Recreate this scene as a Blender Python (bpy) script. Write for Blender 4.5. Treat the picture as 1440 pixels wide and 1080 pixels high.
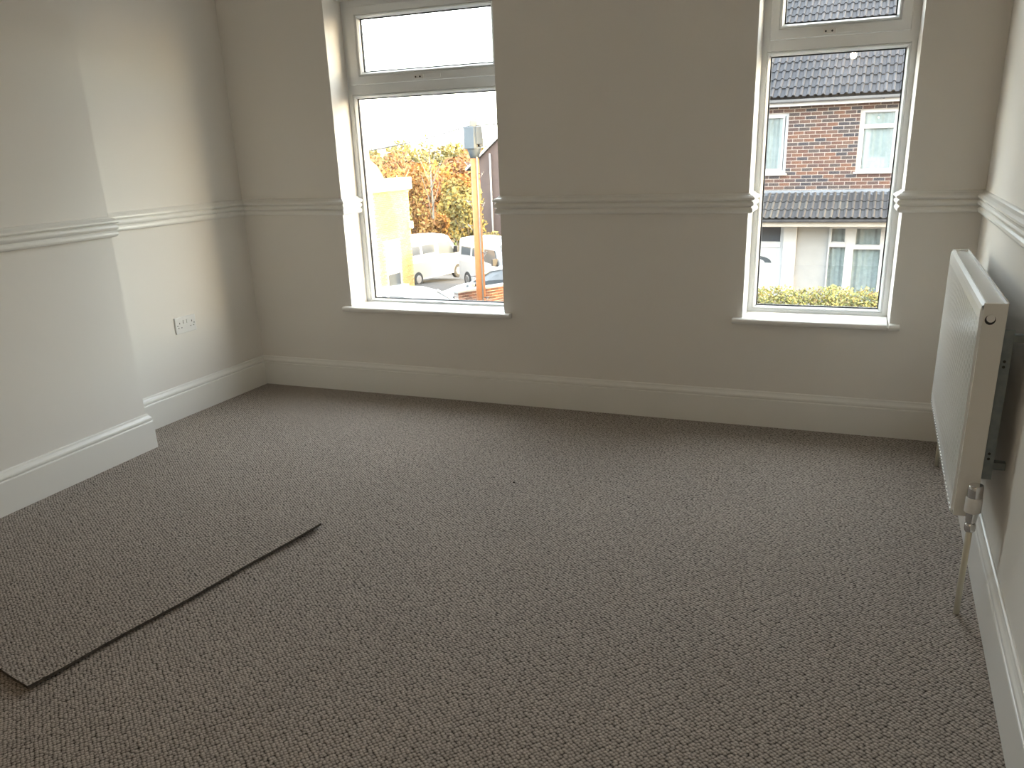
import bpy, bmesh, math, random
from mathutils import Vector, Matrix
random.seed(7)
for o in list(bpy.data.objects): bpy.data.objects.remove(o)
scene = bpy.context.scene
C = scene.collection
PI = math.pi

# ------------------------------------------------------------------ camera
cam_d = bpy.data.cameras.new('camera'); cam = bpy.data.objects.new('camera', cam_d); C.objects.link(cam)
yaw, pitch, roll = 0.40471, -0.33855, -0.03567
fw = Vector((-math.sin(yaw)*math.cos(pitch), math.cos(yaw)*math.cos(pitch), math.sin(pitch)))
r0 = Vector((math.cos(yaw), math.sin(yaw), 0)); u0 = r0.cross(fw)
rr = r0*math.cos(roll)+u0*math.sin(roll); uu = -r0*math.sin(roll)+u0*math.cos(roll)
M = Matrix((rr, uu, -fw)).transposed().to_4x4(); M.translation = (1.4127, -4.0219, 1.3105)
cam.matrix_world = M
cam_d.sensor_fit = 'HORIZONTAL'; cam_d.sensor_width = 36; cam_d.lens = 1177.756/1440*36
cam_d.shift_x = -6.08/1440; cam_d.shift_y = 83.886/1440
cam_d.clip_start = 0.05; cam_d.clip_end = 3000
scene.camera = cam

# ------------------------------------------------------------------ light
SUN_AZ = Vector((math.cos(math.radians(-3)), math.sin(math.radians(-3)), 0)); SUN_EL = math.radians(9)
world = bpy.data.worlds.new('world'); scene.world = world; world.use_nodes = True
nt = world.node_tree; nt.nodes.clear()
wo = nt.nodes.new('ShaderNodeOutputWorld'); bg = nt.nodes.new('ShaderNodeBackground')
sky = nt.nodes.new('ShaderNodeTexSky'); sky.sky_type = 'NISHITA'; sky.sun_disc = False
sky.sun_elevation = SUN_EL; sky.sun_rotation = math.atan2(SUN_AZ.x, SUN_AZ.y)
sky.air_density = 1.0; sky.dust_density = 2.5; sky.ozone_density = 1.0; sky.altitude = 50
mul = nt.nodes.new('ShaderNodeMix'); mul.data_type = 'RGBA'; mul.inputs[0].default_value = 0.5
mul.inputs[7].default_value = (2.58, 2.53, 2.50, 1)          # thin bright haze over the clear sky
gain = nt.nodes.new('ShaderNodeMix'); gain.data_type = 'RGBA'; gain.blend_type = 'MULTIPLY'; gain.inputs[0].default_value = 1
gain.inputs[7].default_value = (0.62, 0.62, 0.62, 1)
nt.links.new(sky.outputs[0], gain.inputs[6]); nt.links.new(gain.outputs[2], mul.inputs[6])
nt.links.new(mul.outputs[2], bg.inputs[0]); bg.inputs[1].default_value = 1.95
nt.links.new(bg.outputs[0], wo.inputs[0])
sun_d = bpy.data.lights.new('sun', 'SUN'); sun = bpy.data.objects.new('sun', sun_d); C.objects.link(sun)
sun_d.energy = 5; sun_d.angle = math.radians(0.7); sun_d.color = (1.0, 0.68, 0.33)
sdir = Vector((SUN_AZ.x*math.cos(SUN_EL), SUN_AZ.y*math.cos(SUN_EL), math.sin(SUN_EL)))
sun.rotation_euler = sdir.to_track_quat('Z', 'Y').to_euler()
for nm, cx, cz, w, h in (('portal_a', -0.8245, 1.29, 0.94, 1.55), ('portal_b', 1.185, 1.33, 0.63, 1.58)):
    ld = bpy.data.lights.new(nm, 'AREA'); lo = bpy.data.objects.new(nm, ld); C.objects.link(lo)
    ld.shape = 'RECTANGLE'; ld.size = w; ld.size_y = h; ld.cycles.is_portal = True
    lo.location = (cx, 0.33, cz); lo.rotation_euler = (-PI/2, 0, 0)      # guides daylight sampling through the window
vs = scene.view_settings
vs.view_transform = 'Standard'; vs.look = 'None'; vs.gamma = 1; vs.use_curve_mapping = False
vs.exposure = 1.66

# ------------------------------------------------------------------ materials
DIM = 1.0
def dim(c): return tuple(v*DIM for v in c)
def mat(name, col, rough=0.6, metal=0.0, spec=0.5, noise=None, bump=None, emit=None, coat=0):
    m = bpy.data.materials.new(name); m.use_nodes = True; n = m.node_tree; b = n.nodes['Principled BSDF']
    b.inputs['Base Color'].default_value = (*col, 1); b.inputs['Roughness'].default_value = rough
    b.inputs['Metallic'].default_value = metal; b.inputs['Specular IOR Level'].default_value = spec
    b.inputs['Coat Weight'].default_value = coat
    col = dim(col); b.inputs['Base Color'].default_value = (*col, 1)
    tc = None
    def coord():
        nonlocal tc
        if tc is None: tc = n.nodes.new('ShaderNodeTexCoord')
        return tc.outputs['Object']
    if noise:                                   # (scale, colour2, detail)
        t = n.nodes.new('ShaderNodeTexNoise'); t.inputs['Scale'].default_value = noise[0]; t.inputs['Detail'].default_value = noise[2] if len(noise) > 2 else 4
        n.links.new(coord(), t.inputs['Vector'])
        mx = n.nodes.new('ShaderNodeMix'); mx.data_type = 'RGBA'
        mx.inputs[6].default_value = (*col, 1); mx.inputs[7].default_value = (*dim(noise[1]), 1)
        rp = n.nodes.new('ShaderNodeMapRange'); rp.inputs[1].default_value = .35; rp.inputs[2].default_value = .65
        n.links.new(t.outputs[0], rp.inputs[0]); n.links.new(rp.outputs[0], mx.inputs[0]); n.links.new(mx.outputs[2], b.inputs['Base Color'])
    if bump:                                    # (scale, strength, distance)
        t = n.nodes.new('ShaderNodeTexNoise'); t.inputs['Scale'].default_value = bump[0]; t.inputs['Detail'].default_value = 3
        n.links.new(coord(), t.inputs['Vector'])
        bp = n.nodes.new('ShaderNodeBump'); bp.inputs['Strength'].default_value = bump[1]; bp.inputs['Distance'].default_value = bump[2]
        n.links.new(t.outputs[0], bp.inputs['Height']); n.links.new(bp.outputs[0], b.inputs['Normal'])
    if emit:
        b.inputs['Emission Color'].default_value = (*emit[0], 1); b.inputs['Emission Strength'].default_value = emit[1]
    return m

def random_mat(name, cols, rough=0.8, per='object', spec=0.3, noise=0):
    """colour picked from a list, by object or by loose piece of the mesh"""
    m = bpy.data.materials.new(name); m.use_nodes = True; n = m.node_tree; b = n.nodes['Principled BSDF']
    b.inputs['Roughness'].default_value = rough; b.inputs['Specular IOR Level'].default_value = spec
    if per == 'object': s = n.nodes.new('ShaderNodeObjectInfo').outputs['Random']
    else: s = n.nodes.new('ShaderNodeNewGeometry').outputs['Random Per Island']
    rp = n.nodes.new('ShaderNodeValToRGB'); rp.color_ramp.interpolation = 'CONSTANT' if per == 'object' else 'LINEAR'
    el = rp.color_ramp.elements
    while len(el) < len(cols): el.new(0.5)
    for i, c in enumerate(cols):
        el[i].position = i/len(cols); el[i].color = (*dim(c), 1)
    n.links.new(s, rp.inputs[0]); out = rp.outputs[0]
    if noise:
        tc = n.nodes.new('ShaderNodeTexCoord'); t = n.nodes.new('ShaderNodeTexNoise'); t.inputs['Scale'].default_value = noise; t.inputs['Detail'].default_value = 5
        n.links.new(tc.outputs['Object'], t.inputs['Vector'])
        mr = n.nodes.new('ShaderNodeMapRange'); mr.inputs[3].default_value = .6; mr.inputs[4].default_value = 1.4; n.links.new(t.outputs[0], mr.inputs[0])
        mx = n.nodes.new('ShaderNodeMix'); mx.data_type = 'RGBA'; mx.blend_type = 'MULTIPLY'; mx.inputs[0].default_value = 1
        n.links.new(out, mx.inputs[6]); n.links.new(mr.outputs[0], mx.inputs[7]); out = mx.outputs[2]
    n.links.new(out, b.inputs['Base Color'])
    return m

def glass_mat(name, tint=(0.97, 0.99, 0.98), refl=1.0):
    m = bpy.data.materials.new(name); m.use_nodes = True; n = m.node_tree; n.nodes.clear()
    o = n.nodes.new('ShaderNodeOutputMaterial'); tr = n.nodes.new('ShaderNodeBsdfTransparent'); gl = n.nodes.new('ShaderNodeBsdfGlossy')
    tr.inputs[0].default_value = (*tint, 1); gl.inputs['Roughness'].default_value = 0.0
    lw = n.nodes.new('ShaderNodeLayerWeight')                 # thin sheet: Schlick reflectance, the same from both sides
    pw = n.nodes.new('ShaderNodeMath'); pw.operation = 'POWER'; pw.inputs[1].default_value = 5; n.links.new(lw.outputs['Facing'], pw.inputs[0])
    mu = n.nodes.new('ShaderNodeMath'); mu.operation = 'MULTIPLY_ADD'; mu.inputs[1].default_value = .95*refl; mu.inputs[2].default_value = .045*refl
    mx = n.nodes.new('ShaderNodeMixShader')
    n.links.new(pw.outputs[0], mu.inputs[0]); n.links.new(mu.outputs[0], mx.inputs[0]); n.links.new(tr.outputs[0], mx.inputs[1]); n.links.new(gl.outputs[0], mx.inputs[2])
    n.links.new(mx.outputs[0], o.inputs[0])
    return m

def carpet_mat(name, ang, off=0.0):
    m = bpy.data.materials.new(name); m.use_nodes = True; n = m.node_tree; L = n.links; b = n.nodes['Principled BSDF']
    N = n.nodes.new
    tc = N('ShaderNodeTexCoord'); mp = N('ShaderNodeMapping'); mp.inputs['Rotation'].default_value = (0, 0, ang); mp.inputs['Location'].default_value = (off, off*.7, 0)
    mp.inputs['Scale'].default_value = (1.0, 1.0, 1.0)
    L.new(tc.outputs['Object'], mp.inputs['Vector'])
    wn = N('ShaderNodeTexNoise'); wn.inputs['Scale'].default_value = 60; wn.inputs['Detail'].default_value = 2
    L.new(mp.outputs[0], wn.inputs['Vector'])
    sub = N('ShaderNodeVectorMath'); sub.operation = 'SUBTRACT'; sub.inputs[1].default_value = (.5, .5, .5); L.new(wn.outputs['Color'], sub.inputs[0])
    sc = N('ShaderNodeVectorMath'); sc.operation = 'SCALE'; sc.inputs['Scale'].default_value = 0.006; L.new(sub.outputs[0], sc.inputs[0])
    ad = N('ShaderNodeVectorMath'); ad.operation = 'ADD'; L.new(mp.outputs[0], ad.inputs[0]); L.new(sc.outputs[0], ad.inputs[1])
    def mth(op, a, bb=None, cc=None):
        x = N('ShaderNodeMath'); x.operation = op
        for i, v in enumerate((a, bb, cc)):
            if v is None: continue
            if isinstance(v, (int, float)): x.inputs[i].default_value = v
            else: L.new(v, x.inputs[i])
        return x.outputs[0]
    # jittered lattice of loops about 10 mm apart; the gaps between four loops read as dark dots
    vo = N('ShaderNodeTexVoronoi'); vo.voronoi_dimensions = '2D'; vo.feature = 'F1'; vo.inputs['Scale'].default_value = 106; vo.inputs['Randomness'].default_value = 0.42
    L.new(ad.outputs[0], vo.inputs['Vector'])
    h = mth('SUBTRACT', 1.0, mth('MULTIPLY', mth('SUBTRACT', vo.outputs['Distance'], .12), 1.55)); h = mth('MINIMUM', mth('MAXIMUM', h, 0.0), 1.0)
    fi = N('ShaderNodeTexNoise'); fi.inputs['Scale'].default_value = 420; fi.inputs['Detail'].default_value = 2; L.new(mp.outputs[0], fi.inputs['Vector'])
    sc2 = N('ShaderNodeSeparateColor'); L.new(vo.outputs['Color'], sc2.inputs[0])
    big = N('ShaderNodeTexNoise'); big.inputs['Scale'].default_value = 2.2; big.inputs['Detail'].default_value = 3; L.new(tc.outputs['Object'], big.inputs['Vector'])
    hf = mth('ADD', h, mth('MULTIPLY', mth('SUBTRACT', fi.outputs[0], .5), 1.0))
    rp = N('ShaderNodeValToRGB'); L.new(hf, rp.inputs[0])
    e = rp.color_ramp.elements; e[0].position = 0.10; e[0].color = (0.036, 0.030, 0.025, 1); e[1].position = 1.0; e[1].color = (0.54, 0.482, 0.43, 1)
    k = e.new(0.42); k.color = (0.30, 0.262, 0.230, 1)
    tone = mth('ADD', mth('MULTIPLY', sc2.outputs[0], 0.30), mth('ADD', mth('MULTIPLY', big.outputs[0], 0.16), 0.77))
    mx = N('ShaderNodeMix'); mx.data_type = 'RGBA'; mx.blend_type = 'MULTIPLY'; mx.inputs[0].default_value = 1
    L.new(rp.outputs[0], mx.inputs[6]); L.new(tone, mx.inputs[7]); L.new(mx.outputs[2], b.inputs['Base Color'])
    bp = N('ShaderNodeBump'); bp.inputs['Strength'].default_value = 0.6; bp.inputs['Distance'].default_value = 0.004
    L.new(hf, bp.inputs['Height']); L.new(bp.outputs[0], b.inputs['Normal'])
    b.inputs['Roughness'].default_value = 0.95; b.inputs['Specular IOR Level'].default_value = 0.1
    return m

MW = mat('wall_paint', (0.84, 0.808, 0.756), 0.7, spec=.25, noise=(1.5, (0.825, 0.795, 0.745)), bump=(60, .06, .002))
MG = mat('gloss_paint', (0.86, 0.845, 0.80), 0.32, spec=.5, bump=(25, .05, .002))
MUP = mat('upvc', (0.80, 0.82, 0.83), 0.28, spec=.5, noise=(3, (.79, .81, .82)))
MGK = mat('gasket', (0.015, 0.017, 0.02), 0.6, noise=(20, (.02, .02, .022)))
MGL = glass_mat('window_glass', refl=1.0)
MCEIL = mat('ceiling_paint', (0.86, 0.85, 0.82), 0.8, noise=(2, (.85, .84, .81)))
MCARP = carpet_mat('carpet', math.radians(38))
MCARP2 = carpet_mat('carpet_offcut', math.radians(31), 0.37)
MBACK = mat('carpet_backing', (0.09, 0.075, 0.06), .9, noise=(90, (.05, .042, .035)))
MRAD = mat('radiator_enamel', (0.80, 0.80, 0.77), 0.24, spec=.5, noise=(4, (.79, .79, .76)))
MPIPE = mat('cream_plastic', (0.70, 0.67, 0.56), 0.45, noise=(8, (.68, .65, .54)))
MCHR = mat('chrome', (0.75, 0.75, 0.76), 0.12, 1.0, noise=(10, (.7, .7, .71)))
MZINC = mat('galvanised_steel', (0.20, 0.235, 0.25), 0.5, .3, noise=(30, (.27, .31, .32)))
MPLA = mat('white_plastic', (0.80, 0.80, 0.79), 0.3, noise=(10, (.79, .79, .78)))
MHOLE = mat('dark_hole', (0.03, 0.03, 0.032), .7, noise=(10, (.04, .04, .04)))

# ------------------------------------------------------------------ mesh helpers
def link(name, me, material=None, parent=None, smooth=False):
    o = bpy.data.objects.new(name, me); C.objects.link(o)
    if material is not None and len(me.materials) == 0: me.materials.append(material)
    if parent is not None: o.parent = parent
    if smooth:
        for f in me.polygons: f.use_smooth = True
    return o
def bm_obj(name, bm, material, parent=None, smooth=False):
    bmesh.ops.recalc_face_normals(bm, faces=bm.faces)
    me = bpy.data.meshes.new(name); bm.to_mesh(me); bm.free()
    return link(name, me, material, parent, smooth)
def pyd(name, vs_, fs, material, parent=None, smooth=False):
    bm = bmesh.new(); V = [bm.verts.new(v) for v in vs_]
    for f in fs:
        try: bm.faces.new([V[i] for i in f])
        except ValueError: pass
    return bm_obj(name, bm, material, parent, smooth)
def add_box(bm, x0, x1, y0, y1, z0, z1, bev=0):
    vs_ = [bm.verts.new((x, y, z)) for x in (x0, x1) for y in (y0, y1) for z in (z0, z1)]
    fs = [bm.faces.new([vs_[i] for i in f]) for f in ((0, 1, 3, 2), (4, 6, 7, 5), (0, 4, 5, 1), (2, 3, 7, 6), (0, 2, 6, 4), (1, 5, 7, 3))]
    if bev:
        ed = list({e for f in fs for e in f.edges}); bmesh.ops.bevel(bm, geom=ed, offset=bev, segments=2, affect='EDGES', profile=.6)
def box(name, x0, x1, y0, y1, z0, z1, material, parent=None, bev=0):
    bm = bmesh.new(); add_box(bm, x0, x1, y0, y1, z0, z1, bev); return bm_obj(name, bm, material, parent)
def add_tube(bm, pts, rad, seg=10, cap=True):
    pts = [Vector(p) for p in pts]; rs = rad if isinstance(rad, (list, tuple)) else [rad]*len(pts)
    rings = []
    for i, p in enumerate(pts):
        d = (pts[min(i+1, len(pts)-1)]-pts[max(i-1, 0)]).normalized()
        a = d.cross(Vector((0, 0, 1))) if abs(d.z) < .95 else d.cross(Vector((1, 0, 0)))
        a.normalize(); b = d.cross(a)
        rings.append([bm.verts.new(p+(a*math.cos(t)+b*math.sin(t))*rs[i]) for t in [2*PI*k/seg for k in range(seg)]])
    for A, B in zip(rings, rings[1:]):
        for k in range(seg): bm.faces.new((A[k], A[(k+1) % seg], B[(k+1) % seg], B[k]))
    if cap:
        bm.faces.new(rings[0][::-1]); bm.faces.new(rings[-1])
def tube(name, pts, rad, material, parent=None, seg=10):
    bm = bmesh.new(); add_tube(bm, pts, rad, seg); o = bm_obj(name, bm, material, parent)
    for f in o.data.polygons:
        if len(f.vertices) == 4: f.use_smooth = True
    return o
def empty(name, loc=(0, 0, 0), rz=0):
    o = bpy.data.objects.new(name, None); C.objects.link(o); o.location = loc; o.rotation_euler = (0, 0, rz); o.empty_display_size = .1
    return o
def tag(o, label, cat, group=None):
    o['label'] = label; o['category'] = cat
    if group: o['group'] = group
    return o
def struct(o): o['kind'] = 'structure'; return o
def ring(name, outer, inner, prof, material, parent=None):
    """mitred rectangular ring in the xz plane; outer / inner = x0, x1, z0, z1; prof = (fraction outer to inner, y), closed"""
    bm = bmesh.new(); loops = []
    for t, y in prof:
        a = [outer[i]+(inner[i]-outer[i])*t for i in range(4)]
        loops.append([bm.verts.new(p) for p in ((a[0], y, a[2]), (a[1], y, a[2]), (a[1], y, a[3]), (a[0], y, a[3]))])
    n = len(loops)
    for i in range(n):
        A, B = loops[i], loops[(i+1) % n]
        for k in range(4): bm.faces.new((A[k], A[(k+1) % 4], B[(k+1) % 4], B[k]))
    return bm_obj(name, bm, material, parent)
def sweep(prefix_names, path, prof, material):
    """moulding along a wall path (room on the right-hand side), one object per straight run, mitred"""
    P = [Vector(p) for p in path]; n = len(P); nrm = []
    for a, b in zip(P, P[1:]):
        d = (b-a).normalized(); nrm.append(Vector((d.y, -d.x)))
    mit = []
    for i in range(n):
        if i == 0: mit.append(nrm[0])
        elif i == n-1: mit.append(nrm[-1])
        else:
            s = nrm[i-1]+nrm[i]; mit.append(s/(1+nrm[i-1].dot(nrm[i])))
    out = []
    for i in range(n-1):
        if prefix_names[i] is None: continue
        bm = bmesh.new(); rows = []
        for j in (i, i+1): rows.append([bm.verts.new((P[j].x+mit[j].x*o, P[j].y+mit[j].y*o, z)) for o, z in prof])
        for k in range(len(prof)-1): bm.faces.new((rows[0][k], rows[0][k+1], rows[1][k+1], rows[1][k]))
        bm.faces.new(rows[0]); bm.faces.new(rows[1][::-1]); bm.faces.new((rows[0][0], rows[1][0], rows[1][-1], rows[0][-1]))
        o = struct(bm_obj(prefix_names[i], bm, material)); out.append(o)
    return out

# ------------------------------------------------------------------ room shell
XL, XR, YB, ZC = -1.9723, 1.8107, -5.4, 2.55
W1 = dict(x0=-1.2962, x1=-0.3527, z0=0.497, z1=2.066)
W2 = dict(x0=0.8707, x1=1.5082, z0=0.524, z1=2.120)
FY = 0.165
XLB = XL+0.0179*1.178                      # alcove wall where it meets the chimney breast
struct(box('floor', -2.3, 2.1, YB-.2, 0.0, -0.2, 0.0, MCARP))
struct(box('ceiling', -2.4, 2.2, YB-.2, 0.35, ZC, ZC+.2, MCEIL))
# window wall with two openings and plastered reveals
def window_wall():
    xs = [-2.4, W1['x0'], W1['x1'], W2['x0'], W2['x1'], 2.2]; bm = bmesh.new()
    T = 0.32
    def col(x0, x1, z0, z1, sl=0.0, sr=0.0):
        v = [bm.verts.new(p) for p in ((x0, 0, z0), (x1, 0, z0), (x1, 0, z1), (x0, 0, z1), (x0+sl, T, z0), (x1+sr, T, z0), (x1+sr, T, z1), (x0+sl, T, z1))]
        for f in ((0, 1, 2, 3), (5, 4, 7, 6), (4, 5, 1, 0), (3, 2, 6, 7), (4, 0, 3, 7), (1, 5, 6, 2)): bm.faces.new([v[i] for i in f])
    S = -0.020
    col(xs[0], xs[1], -.2, ZC+.1); col(xs[2], xs[3], -.2, ZC+.1); col(xs[4], xs[5], -.2, ZC+.1, S, 0)
    col(xs[1], xs[2], -.2, W1['z0']-.02); col(xs[1], xs[2], W1['z1'], ZC+.1)
    col(xs[3], xs[4], -.2, W2['z0']-.02, 0, S); col(xs[3], xs[4], W2['z1'], ZC+.1, 0, S)
    return struct(bm_obj('wall_window', bm, MW))
window_wall()
def slab(name, pts, z0, z1, m):
    vs_ = [(x, y, z) for z in (z0, z1) for x, y in pts]; k = len(pts)
    fs = [tuple(range(k))[::-1], tuple(range(k, 2*k))]+[(i, (i+1) % k, k+(i+1) % k, k+i) for i in range(k)]
    return struct(pyd(name, vs_, fs, m))
slab('wall_left', [(XL, 0), (-2.4, 0), (-2.4, YB), (XL+.1, YB)], -.2, ZC+.05, MW)
slab('wall_chimney', [(-1.7315, -1.178), (-2.1, -1.178), (-2.1, -2.75), (-1.664, -2.75)], -.05, ZC+.02, MW)
slab('wall_right', [(XR, 0), (XR, YB), (2.2, YB), (2.2, 0)], -.2, ZC+.05, MW)
slab('wall_rear', [(-2.4, YB), (2.2, YB), (2.2, YB-.2), (-2.4, YB-.2)], -.2, ZC+.05, MW)
# skirting and dado
SK = [(0, 0), (.021, 0), (.021, .132), (.0195, .135), (.015, .1365), (.0150, .139), (.0185, .141), (.0195, .146), (.018, .152), (.013, .158), (.0095, .164), (.008, .170), (.004, .173), (0, .173)]
ZB = 1.0
DA = [(0, 0), (.013, 0), (.0195, .004), (.0225, .011), (.0215, .019), (.0165, .025), (.0135, .027), (.0175, .030), (.0245, .035), (.0265, .042), (.024, .049), (.0175, .053), (.0165, .055), (.025, .058), (.030, .063), (.0295, .069), (.021, .076), (.010, .081), (.006, .086), (0, .088)]
DA = [(o, z+ZB) for o, z in DA]
CH0, CH1 = (-1.664, -2.75), (-1.7315, -1.178)
sweep(['baseboard_left_rear', 'baseboard_chimney_return_rear', 'baseboard_chimney', 'baseboard_chimney_return', 'baseboard_left', 'baseboard_window', 'baseboard_right'],
      [(XL+.1, YB), (XL+.0179*2.75+.001, -2.75), CH0, CH1, (XLB, -1.178), (XL, 0), (XR, 0), (XR, YB)], SK, MG)
sweep(['trim_1', 'trim_2', 'trim_3', 'trim_4', 'trim_5', 'trim_6', 'trim_7'],
      [(XL+.1, YB), (XL+.0179*2.75+.001, -2.75), CH0, CH1, (XLB, -1.178), (XL, 0), (W1['x0'], 0), (W1['x0'], FY)], DA, MG)
sweep(['trim_8', 'trim_9', 'trim_10'], [(W1['x1'], FY), (W1['x1'], 0), (W2['x0'], 0), (W2['x0'], FY)], DA, MG)
sweep(['trim_11', 'trim_12', 'trim_13'], [(W2['x1']-.01, FY), (W2['x1'], 0), (XR, 0), (XR, YB)], DA, MG)

# ------------------------------------------------------------------ windows
def window(n, W, low, up, zmid, xr_shift=0.0):
    root = struct(empty('window_%d' % n, ((W['x0']+W['x1'])/2, FY, W['z0'])))
    base = Vector(root.location)
    x0, x1, z0, z1 = W['x0'], W['x1']+xr_shift, W['z0'], W['z1']
    ch = []
    B = .017                                                # glazing bead
    # outer frame: one lower ring and one upper ring meeting in the transom
    tr = zmid
    ch.append(ring('frame', (x0, x1, z0-.015, tr), (low[0]-B, low[1]+B, low[2]-B*.8, low[3]+B), [(0, FY), (.93, FY), (1, FY+.004), (1, FY+.05), (0, FY+.06)], MUP))
    ch.append(ring('frame', (x0, x1, tr, z1), (x0+.036, x1-.036, tr+.004, z1-.036), [(0, FY), (.93, FY), (1, FY+.004), (1, FY+.05), (0, FY+.06)], MUP))
    ch.append(ring('glazing_bead', (low[0]-B, low[1]+B, low[2]-B*.8, low[3]+B), low, [(0, FY+.002), (.2, FY-.001), (.45, FY+.001), (.85, FY+.012), (1, FY+.018), (1, FY+.026), (0, FY+.026)], MUP))
    ch.append(ring('gasket', low, (low[0]+.0045, low[1]-.0045, low[2]+.0045, low[3]-.0045), [(0, FY+.0165), (1, FY+.018), (1, FY+.03), (0, FY+.03)], MGK))
    ch.append(box('pane', low[0]+.001, low[1]-.001, FY+.0215, FY+.0255, low[2]+.001, low[3]-.001, MGL))
    so = (x0+.032, x1-.032, tr+.001, z1-.032)
    s = ring('sash', so, (up[0]-B, up[1]+B, up[2]-B, up[3]+B), [(0, FY-.006), (.05, FY-.014), (.88, FY-.014), (1, FY-.009), (1, FY+.04), (0, FY+.04)], MUP); ch.append(s)
    ch.append(ring('glazing_bead', (up[0]-B, up[1]+B, up[2]-B, up[3]+B), up, [(0, FY-.012), (.2, FY-.015), (.45, FY-.013), (.85, FY-.001), (1, FY+.008), (1, FY+.02), (0, FY+.02)], MUP))
    ch.append(ring('gasket', up, (up[0]+.0045, up[1]-.0045, up[2]+.0045, up[3]-.0045), [(0, FY+.006), (1, FY+.008), (1, FY+.02), (0, FY+.02)], MGK))
    ch.append(box('pane', up[0]+.001, up[1]-.001, FY+.0125, FY+.0165, up[2]+.001, up[3]-.001, MGL))
    # catch keep on the sash's bottom rail
    xc = (up[0]+up[1])/2-.015; zc = up[2]-.043
    k = box('latch_plate', xc-.042, xc+.105, FY-.018, FY-.012, zc-.008, zc+.010, MUP, bev=.0015); ch.append(k)
    k = box('latch_base', xc-.045, xc+.008, FY-.026, FY-.013, zc-.010, zc+.011, MPLA, bev=.002); ch.append(k)
    for dx in (-.034, -.008):
        ch.append(tube('screw', [(xc+dx, FY-.030, zc), (xc+dx, FY-.024, zc)], .0042, MHOLE, seg=8))
    # sill board with rounded nosing and ears
    pr = [(FY+.05, 0), (-.030, 0), (-.037, -.004), (-.040, -.012), (-.037, -.021), (-.030, -.025), (0.0, -.025), (FY+.05, -.025)]
    bm = bmesh.new(); L = [[bm.verts.new((x, y, z0+z)) for y, z in pr] for x in (x0+.0005, x1-.0005)]
    m_ = len(pr)
    for i in range(m_): bm.faces.new((L[0][i], L[0][(i+1) % m_], L[1][(i+1) % m_], L[1][i]))
    bm.faces.new(L[0]); bm.faces.new(L[1][::-1])
    pe = [(0, 0), (-.030, 0), (-.037, -.004), (-.040, -.012), (-.037, -.021), (-.030, -.025), (0, -.025)]
    for a, b in ((x0-.042, x0+.001), (W['x1']-.001, W['x1']+.042)):
        LL = [[bm.verts.new((x, y, z0+z)) for y, z in pe] for x in (a, b)]; q = len(pe)
        for i in range(q): bm.faces.new((LL[0][i], LL[0][(i+1) % q], LL[1][(i+1) % q], LL[1][i]))
        bm.faces.new(LL[0]); bm.faces.new(LL[1][::-1])
    ch.append(bm_obj('window_sill', bm, MG))
    for o in ch:
        o.parent = root; o.matrix_parent_inverse = Matrix.Translation(-base)
    return root
window(1, W1, (-1.2524, -0.3965, 0.5155, 1.5924), (-1.189, -0.4363, 1.7208, 1.9766), 1.6585)
window(2, W2, (0.9086, 1.4570, 0.5532, 1.6554), (0.9586, 1.4052, 1.7809, 2.032), 1.7185, -.010)

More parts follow.
